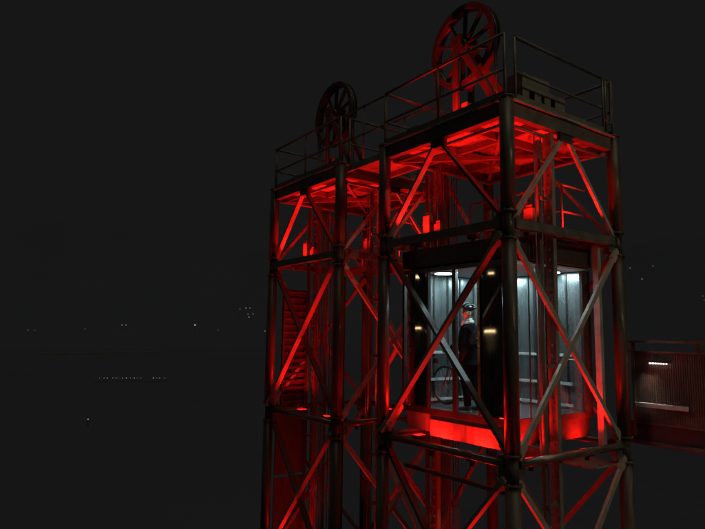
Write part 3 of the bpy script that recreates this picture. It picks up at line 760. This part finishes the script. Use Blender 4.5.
def make_person(org, ang):
    """faces -X in its own space; left side of the body is -Y (towards the door)"""
    p = empty('person', org); p.rotation_euler = (0, 0, ang)
    tag(p, 'cyclist in black coat, pale scarf and helmet standing with a bicycle in the glass car', 'person')
    vs, es, rs = [], [], []
    def chain(start, pts, base=None):
        prev = start
        for (pt, r_) in pts:
            vs.append(pt); rs.append(r_)
            i = len(vs) - 1
            if prev is not None: es.append((prev, i))
            prev = i
        return prev
    pel = chain(None, [((0, 0, 0.93), (0.13, 0.15))])
    tors = chain(pel, [((0.0, 0, 1.08), (0.115, 0.135)), ((0.0, 0, 1.24), (0.12, 0.155)), ((0.01, 0, 1.38), (0.10, 0.15))])
    neck = chain(tors, [((-0.005, 0, 1.47), (0.052, 0.055)), ((-0.015, 0, 1.53), (0.050, 0.052))])
    head = chain(neck, [((-0.025, 0, 1.585), (0.072, 0.062)), ((-0.022, 0, 1.64), (0.088, 0.074)), ((-0.012, 0, 1.70), (0.086, 0.074)), ((-0.005, 0, 1.735), (0.06, 0.055))])
    hands = {}
    grips = {-1: (-0.33, -0.20, 0.985), 1: (-0.33, 0.26, 0.985)}
    for s in (-1, 1):
        sh = chain(tors, [((0.01, s * 0.19, 1.395), 0.062), ((-0.03 if s < 0 else -0.06, s * 0.235, 1.15), 0.045)])
        gx, gy, gz = grips[s]
        wr = chain(sh, [((gx * 0.62, s * 0.24, 1.05), 0.034), ((gx + 0.07, gy, gz + 0.025), 0.026), ((gx + 0.02, gy, gz + 0.03), (0.022, 0.036))])
        palm = len(vs) - 1
        for k, (dy, ln) in enumerate(((-0.030, .9), (-0.010, 1.0), (0.011, .95), (0.031, .75))):
            chain(palm, [((gx - 0.035, gy + dy, gz + 0.030), 0.0095), ((gx - 0.035 - 0.022 * ln, gy + dy, gz + 0.008), 0.009), ((gx - 0.022, gy + dy, gz - 0.022 * ln), 0.008)])
        chain(palm, [((gx + 0.02, gy - s * 0.042, gz + 0.012), 0.010), ((gx + 0.0, gy - s * 0.052, gz - 0.012), 0.009)])
        hp = chain(pel, [((0.0, s * 0.095, 0.86), 0.092), ((-0.02 if s < 0 else 0.05, s * 0.105, 0.50), 0.060)])
        chain(hp, [((0.01 if s < 0 else 0.12, s * 0.11, 0.30), 0.052), ((0.02 if s < 0 else 0.15, s * 0.11, 0.09), 0.038), ((-0.05 if s < 0 else 0.08, s * 0.115, 0.05), 0.035), ((-0.13 if s < 0 else 0.0, s * 0.12, 0.035), 0.028)])
    # nose
    chain(head - 2, [((-0.105, 0, 1.645), 0.016), ((-0.118, 0, 1.625), 0.013)])
    body = skinmesh('body', vs, es, rs, M['skin'], p)
    # face details
    for s in (-1, 1):
        part('eye', M['dark'], p, bm_box, V(-0.100, s * 0.030, 1.662), (0.012, 0.022, 0.010), None, 0.003)
        part('ear', M['skin'], p, bm_box, V(-0.01, s * 0.078, 1.645), (0.035, 0.016, 0.058), None, 0.007)
    part('mouth', M['trousers'], p, bm_box, V(-0.093, 0, 1.592), (0.010, 0.042, 0.006), None, 0.002)
    # coat: own skinned surface over torso and arms, hem at the knee
    vs2, es2, rs2 = [], [], []
    def ch2(start, pts):
        prev = start
        for pt, r_ in pts:
            vs2.append(pt); rs2.append(r_)
            if prev is not None: es2.append((prev, len(vs2) - 1))
            prev = len(vs2) - 1
        return prev
    a = ch2(None, [((0, 0, 0.95), (0.16, 0.185))])
    ch2(a, [((0, 0, 0.78), (0.165, 0.195)), ((0.01, 0, 0.60), (0.165, 0.20))])
    tt = ch2(a, [((0, 0, 1.10), (0.15, 0.165)), ((0, 0, 1.26), (0.155, 0.185)), ((0.01, 0, 1.385), (0.125, 0.17))])
    ch2(tt, [((0.0, 0, 1.455), (0.075, 0.085))])
    for s in (-1, 1):
        gx, gy, gz = grips[s]
        ch2(tt, [((0.01, s * 0.20, 1.40), 0.082), ((-0.03 if s < 0 else -0.06, s * 0.245, 1.15), 0.066), ((gx * 0.62, s * 0.245, 1.05), 0.052), ((gx + 0.10, gy * 0.98, gz + 0.03), 0.042)])
    skinmesh('coat', vs2, es2, rs2, M['coat'], p)
    for s in (-1, 1):
        k = (-0.02, 0.01, 0.02) if s < 0 else (0.05, 0.12, 0.15)
        part('trouser_leg', M['trousers'], p, bm_path, [(0, s * 0.095, 0.80), (k[0], s * 0.105, 0.50), (k[1], s * 0.11, 0.30), (k[2], s * 0.11, 0.10)], [0.105, 0.078, 0.068, 0.058], 16)
        sh = part('shoe', M['shoe'], p, bm_path, [(k[2] + 0.05, s * 0.11, 0.05), (k[2] + 0.0, s * 0.11, 0.06), (k[2] - 0.09, s * 0.118, 0.045), (k[2] - 0.17, s * 0.122, 0.032), (k[2] - 0.20, s * 0.124, 0.024)], [0.035, 0.050, 0.044, 0.034, 0.015], 14)
        part('sole', M['shoew'], sh, bm_box, V(k[2] - 0.07, s * 0.117, 0.010), (0.27, 0.085, 0.016), None, 0.006)
    # scarf: thick twisted ring
    bm = bmesh.new()
    bm_ring(bm, V(-0.012, 0, 1.478), V(-0.25, 0, 1), 0.080, 0.034, 40, 12)
    bm_ring(bm, V(-0.02, 0, 1.515), V(-0.32, 0.1, 1), 0.066, 0.026, 40, 12)
    link('scarf', bm, M['scarf'], p)
    # hair under the helmet
    bm = bmesh.new()
    bmesh.ops.create_uvsphere(bm, u_segments=24, v_segments=16, radius=1)
    bmesh.ops.scale(bm, vec=(0.098, 0.086, 0.098), verts=bm.verts); bmesh.ops.translate(bm, vec=(0.012, 0, 1.675), verts=bm.verts)
    for f in bm.faces: f.smooth = True
    bmesh.ops.delete(bm, geom=[v for v in bm.verts if v.co.z < 1.60 or (v.co.x < -0.055 and v.co.z < 1.72)], context='VERTS')
    link('hair', bm, M['hair'], p)
    # helmet shell
    bm = bmesh.new()
    bmesh.ops.create_uvsphere(bm, u_segments=32, v_segments=20, radius=1)
    bmesh.ops.scale(bm, vec=(0.145, 0.108, 0.105), verts=bm.verts); bmesh.ops.translate(bm, vec=(-0.002, 0, 1.715), verts=bm.verts)
    bmesh.ops.delete(bm, geom=[v for v in bm.verts if v.co.z < 1.70], context='VERTS')
    for f in bm.faces: f.smooth = True
    he = link('helmet', bm, M['helmet'], p)
    md = he.modifiers.new('thick', 'SOLIDIFY'); md.thickness = 0.02
    for yy in (-0.075, -0.040, 0.0, 0.040, 0.075):
        h_ = math.sqrt(max(0, 1 - (yy / 0.115) ** 2))
        part('helmet_rib', M['helmetw'] if yy in (0.0, -0.075) else M['helmet'], he, bm_path,
             [(-0.002 - 0.146 * h_ * math.cos(a_), yy, 1.718 + 0.108 * h_ * math.sin(a_)) for a_ in [math.pi * (0.08 + 0.84 * q / 9) for q in range(10)]], 0.009, 8)
    part('helmet_visor', M['helmetw'], he, bm_box, V(-0.155, 0, 1.722), (0.06, 0.12, 0.008), None, 0.003)
    part('chin_strap', M['rubber'], he, bm_path, [(-0.02, -0.082, 1.69), (-0.035, -0.078, 1.62), (-0.06, -0.03, 1.555), (-0.06, 0.03, 1.555), (-0.035, 0.078, 1.62), (-0.02, 0.082, 1.69)], 0.005, 6)
    # turn the head towards the door glass
    def turn(o):
        for v in o.data.vertices:
            k_ = min(1, max(0, (v.co.z - 1.47) / 0.09)); a_ = R(52) * k_
            x_, y_ = v.co.x, v.co.y
            v.co.x = x_ * math.cos(a_) - y_ * math.sin(a_); v.co.y = x_ * math.sin(a_) + y_ * math.cos(a_)
        for c in o.children: turn(c)
    for c in p.children: turn(c)
    return p
person = make_person((-1.36, 0.66, CZ0 + 0.002), R(20)); person.scale = (0.92, 0.92, 0.92)

# ================================================================== BRIDGE at the right
deck = empty('footbridge', (0.2, 3.0, -0.3))
tag(deck, 'footbridge with a perforated panel railing leaving the near tower to the right', 'footbridge')
dc = Vector((-0.2, -3.0, 0.3))
def D(name, m, fn, *a, par=None):
    o = part(name, m, par or deck, fn, *a)
    for v in o.data.vertices: v.co += dc
    return o
XB0, XB1 = -0.06, 6.5
D('deck', M['concrete'], bm_box, V((XB0 + XB1) / 2, 4.15, 0.17), (XB1 - XB0, 2.1, 0.12), None, 0.01)
D('edge_beam', M['dark'], bm_box, V((XB0 + XB1) / 2, 3.02, 0.14), (XB1 - XB0, 0.06, 0.28), None, 0.006)
D('edge_beam', M['frame'], bm_tube, (XB0 - 0.1, 2.97, 0.0), (XB1, 2.97, 0.0), 0.035, 14)
D('edge_beam', M['frame'], bm_box, V((XB0 + XB1) / 2, 5.28, 0.14), (XB1 - XB0, 0.06, 0.28), None, 0.006)
for yy in (3.0, 5.25):
    D('top_rail', M['frame'], bm_bar, V(XB0, yy, 1.56), V(XB1, yy, 1.56), 0.07, 0.035)
    D('lower_rail', M['frame'], bm_bar, V(XB0, yy, 1.40), V(XB1, yy, 1.40), 0.04, 0.03)
    D('bottom_rail', M['frame'], bm_bar, V(XB0, yy, 0.30), V(XB1, yy, 0.30), 0.04, 0.035)
    for xx in (XB0 + 0.07, 1.32, 2.6, 3.9, 5.2, 6.4):
        D('rail_post', M['frame'], bm_box, V(xx, yy, 0.82), (0.05, 0.045, 1.46), None, 0.004)
# woven mesh panels: real wires
def mesh_panel(bm, x0, x1, y, z0_, z1_, st=0.034, r=0.0105):
    x = x0
    while x <= x1:
        bm_box(bm, V(x, y, (z0_ + z1_) / 2), (r * 2, r * 1.2, z1_ - z0_)); x += st
    z = z0_
    while z <= z1_:
        bm_box(bm, V((x0 + x1) / 2, y + 0.007, z), (x1 - x0, r * 1.2, r * 2)); z += st
for xa, xb in ((0.05, 1.28), (1.36, 2.56)):
    D('mesh_panel', M['mesh'], mesh_panel, xa, xb, 3.0, 0.32, 1.38)
for xa, xb in ((-0.0, 1.28), (1.36, 2.56)):
    D('infill_sheet', M['dark'], bm_box, V((xa + xb) / 2, 5.25, 0.85), (xb - xa, 0.006, 1.04))
# row of small white LEDs set in the railing and the ledge they light
lf = D('led_fixture', M['dark'], bm_box, V(0.44, 2.955, 1.262), (0.34, 0.05, 0.05), None, 0.006)
for i in range(7):
    D('led', M['led'], bm_box, V(0.315 + i * 0.0415, 2.940, 1.228), (0.017 - i * 0.0010, 0.03, 0.020 - i * 0.001), None, 0.002, par=lf)
D('ledge', M['carrail'], bm_bar, V(0.06, 2.945, 0.58), V(0.84, 2.945, 0.58), 0.06, 0.065)
ld = bpy.data.lights.new('led_glow', 'AREA'); ld.shape = 'RECTANGLE'; ld.size = 0.28; ld.size_y = 0.03
ld.energy = 0.55; ld.color = (1, 0.93, 0.88); ld.spread = R(60)
lo = bpy.data.objects.new('led_glow', ld); COL.objects.link(lo); lo.parent = deck
lo.location = V(0.28, 2.915, 1.20) + dc
for xx in (1.32, 6.3):
    D('bridge_leg', M['concrete'], bm_box, V(xx, 4.15, -4.9), (0.35, 1.6, 10.0), None, 0.03)

# ================================================================== GROUND, WATER, HILLS
def sheet(name, m, x0, x1, y0, y1, z):
    bm = bmesh.new()
    vs = [bm.verts.new(q) for q in ((x0, y0, z), (x1, y0, z), (x1, y1, z), (x0, y1, z))]
    bm.faces.new(vs)
    o = link(name, bm, m); o['kind'] = 'structure'; return o
sheet('water', M['water'], -1500, 1500, -1500, 1500, -9.95)
bm = bmesh.new(); bm_box(bm, V(6, 10, -9.9), (60, 60, 0.6), None, 0.05)
q = link('quay', bm, M['quay']); q['kind'] = 'structure'

def hill_h(x, y):
    D_ = math.hypot(x - 5.09, y + 6.24)
    b = (D_ - 425)
    if b <= 0: return -12.0
    az = math.atan2(y + 6.24, x - 5.09)
    u = 10 * math.sin(az * 7) + 6 * math.sin(az * 17 + 1) + 3 * math.sin(az * 41)
    return -10.2 + min(b, 360) * 0.38 * (0.86 + 0.014 * u)
bm = bmesh.new()
rows = []
for i in range(22):
    D_ = 424 + i * 18
    rows.append([bm.verts.new((5.09 + D_ * math.cos(a_), -6.24 + D_ * math.sin(a_), hill_h(5.09 + D_ * math.cos(a_), -6.24 + D_ * math.sin(a_)))) for a_ in [R(70 + 140 * j / 90) for j in range(91)]])
for a_, b_ in zip(rows, rows[1:]):
    for j in range(90):
        f = bm.faces.new((a_[j], a_[j + 1], b_[j + 1], b_[j])); f.smooth = True
hl = link('far_hills', bm, M['hillm']); hl['kind'] = 'structure'
for f in hl.data.polygons:
    if f.normal.z < 0: f.flip()

ORD = 'first second third fourth fifth sixth seventh eighth ninth tenth eleventh twelfth thirteenth fourteenth fifteenth sixteenth'.split()
# jetty with lamps
JET = [(-138.03, 26.07), (-137.61, 27.0), (-137.33, 27.62), (-136.84, 28.71), (-136.56, 29.33), (-136.38, 29.72), (-135.99, 30.59), (-135.64, 31.37), (-135.28, 32.16), (-134.93, 32.95), (-134.68, 33.5), (-134.32, 34.3), (-133.2, 36.77), (-132.87, 37.49), (-132.62, 38.05), (-132.15, 39.1)]
d0, d1 = V(-138.4, 25.2, 0), V(-131.8, 39.9, 0)
bm = bmesh.new(); bm_bar(bm, d0 + V(0, 0, -9.66), d1 + V(0, 0, -9.66), 0.5, 0.04)
for i in range(9):
    c = d0.lerp(d1, (i + .5) / 9); bm_tube(bm, c + V(0, 0, -10.4), c + V(0, 0, -9.69), 0.06, 8)
tag(link('jetty', bm, M['quay']), 'low dark jetty on the water under the row of tiny lights at left', 'jetty')
for i, (x, y) in enumerate(JET):
    bm = bmesh.new(); bm_tube(bm, (0, 0, 0), (0, 0, 0.55), 0.03, 6)
    o = link('jetty_lamp', bm, M['dark'], None, (x, y, -9.58))
    bm = bmesh.new(); s = 0.045 + 0.05 * ((i * 7) % 5) / 4
    bmesh.ops.create_icosphere(bm, subdivisions=1, radius=s); bmesh.ops.translate(bm, vec=(0, 0, 0.58), verts=bm.verts)
    link('lamp_head', bm, M['far_warm'] if i % 3 else M['far_white'], o)
    tag(o, ORD[i] + ' tiny lamp from the left in the row of lights over the dark water', 'lamp', 'row of lamps on the far jetty')
bm = bmesh.new(); bm_tube(bm, (0, 0, -0.3), (0, 0, 0.25), 0.12, 14); bm_tube(bm, (0, 0, 0.25), (0, 0, 0.7), 0.05, 8, 0.03)
o = link('buoy', bm, M['dark'], None, (-73.69, 10.55, -9.95))
bm = bmesh.new(); bmesh.ops.create_icosphere(bm, subdivisions=2, radius=0.055); bmesh.ops.translate(bm, vec=(0, 0, 0.75), verts=bm.verts)
link('lamp_head', bm, M['far_white'], o)
tag(o, 'single lit buoy floating alone on the black water below the row of jetty lights', 'buoy')

# hillside lamps (each a post with a globe); greenish ones stand in for lit leaves
HL = [(-438.7, 47.2, 1.6, .16, 0), (-438.7, 51.3, 1.7, .12, 0), (-436.7, 82.0, 2.9, .2, 0), (-440.1, 107.5, 6.2, .25, 0), (-439.4, 110.1, 6.3, .25, 0),
      (-426.9, 157.4, 7.3, .45, 1), (-411.8, 169.7, 3.7, .15, 0), (-448.6, 204.0, 21.7, .25, 0), (-449.2, 209.7, 22.8, .3, 1), (-447.7, 212.7, 22.9, .25, 0),
      (-435.3, 205.1, 17.3, .25, 0), (-428.6, 202.9, 14.7, .3, 1), (-433.5, 208.8, 17.4, .3, 0), (-396.5, 201.1, 3.5, .3, 0),
      (-296.7, 544.5, 70.4, .8, 2), (-281.0, 557.8, 72.1, .7, 2), (-269.9, 515.2, 55.8, .85, 2), (-236.4, 425.8, 19.8, .4, 2), (-207.4, 488.0, 36.2, .5, 2), (-202.9, 479.1, 32.4, .5, 2)]
for hi, (x, y, z, s, kind) in enumerate(HL):
    hz = hill_h(x, y) - 0.5
    hz = min(hz, z - 1.5)
    bm = bmesh.new(); bm_tube(bm, (0, 0, 0), (0, 0, z - hz), 0.08, 6)
    o = link('hillside_lamp', bm, M['dark'], None, (x, y, hz))
    bm = bmesh.new(); bmesh.ops.create_icosphere(bm, subdivisions=2, radius=s); bmesh.ops.translate(bm, vec=(0, 0, z - hz), verts=bm.verts)
    link('lamp_head', bm, M[('far_warm', 'far_white', 'far_green')[kind]], o)
    if kind == 2: tag(o, ORD[hi - 14] + ' faint greenish glow standing in for lit leaves right of the near tower', 'lamp', 'stand-ins for lit leaves on the right hillside')
    else: tag(o, ORD[hi] + ' tiny lamp along the far dark shore left of the towers', 'lamp', 'lamps on the far left shore')
# far embankment edge, the faint line over the water
bm = bmesh.new(); bm_bar(bm, V(-307.9, 35.6, -9.2), V(-309.9, 97.2, -9.2), 1.0, 0.9)
q = link('embankment', bm, M['concrete']); q['kind'] = 'structure'

# street lamps on the promenade, out of frame left, mirrored in the polished car panels
def street_lamp(x, y, h, ln, lab):
    t = empty('street_lamp', (x, y, BASE)); t.rotation_euler = (0, 0, math.atan2(0.66, -0.75))
    part('pole', M['dark'], t, bm_path, [(0, 0, 0), (0, 0, h - BASE - 0.3), (0, -0.25, h - BASE), (0, -0.5, h - BASE + 0.05)], [0.09, 0.06, 0.045, 0.04], 10)
    hd = part('lamp_head', M['dark'], t, bm_box, V(0, -0.6, h - BASE + 0.07), (ln + 0.2, 0.3, 0.08), None, 0.02)
    part('lens', M['lamp_warm'], hd, bm_box, V(0, -0.6, h - BASE - 0.03), (ln, 0.16, 0.12), None, 0.02)
    tag(t, lab, 'street lamp')
street_lamp(-13.8, -14.7, 1.6, 1.0, 'warm street lamp mirrored mid height in the right car panel')
street_lamp(-17.2, -13.2, 1.8, 1.0, 'warm street lamp mirrored mid height in the left car panel')
street_lamp(-14.2, -15.4, 4.9, 0.7, 'tall warm street lamp mirrored near the top of the right car panel')
street_lamp(-17.6, -13.6, 4.9, 0.7, 'tall warm street lamp mirrored near the top of the left car panel')

# the lamp beside the footbridge that lights the near tower's right face
t = empty('street_lamp', (10.2, 1.6, BASE))
part('pole', M['dark'], t, bm_path, [(0, 0, 0), (0, 0, 6.2 - BASE), (-0.2, 0, 6.6 - BASE), (-0.7, 0, 6.7 - BASE)], [0.10, 0.07, 0.05, 0.04], 10)
hd = part('lamp_head', M['dark'], t, bm_box, V(-0.95, 0, 6.72 - BASE), (0.55, 0.22, 0.09), None, 0.02)
part('lens', M['lamp_warm'], hd, bm_box, V(-0.95, 0, 6.66 - BASE), (0.40, 0.16, 0.03), None, 0.008)
ld = bpy.data.lights.new('street_lamp_glow', 'SPOT'); ld.energy = 420; ld.spot_size = R(62); ld.spot_blend = 0.7; ld.color = (1.0, 0.80, 0.50); ld.shadow_soft_size = 0.12
lo = bpy.data.objects.new('street_lamp_glow', ld); COL.objects.link(lo); lo.parent = t; lo.location = (-0.95, 0, 6.50 - BASE)
lo.rotation_euler = (V(-0.3, 1.0, 1.0) - V(9.25, 1.6, 6.5)).to_track_quat('-Z', 'Y').to_euler()
tag(t, 'warm street lamp beside the footbridge lighting the right face of the near tower', 'street lamp')
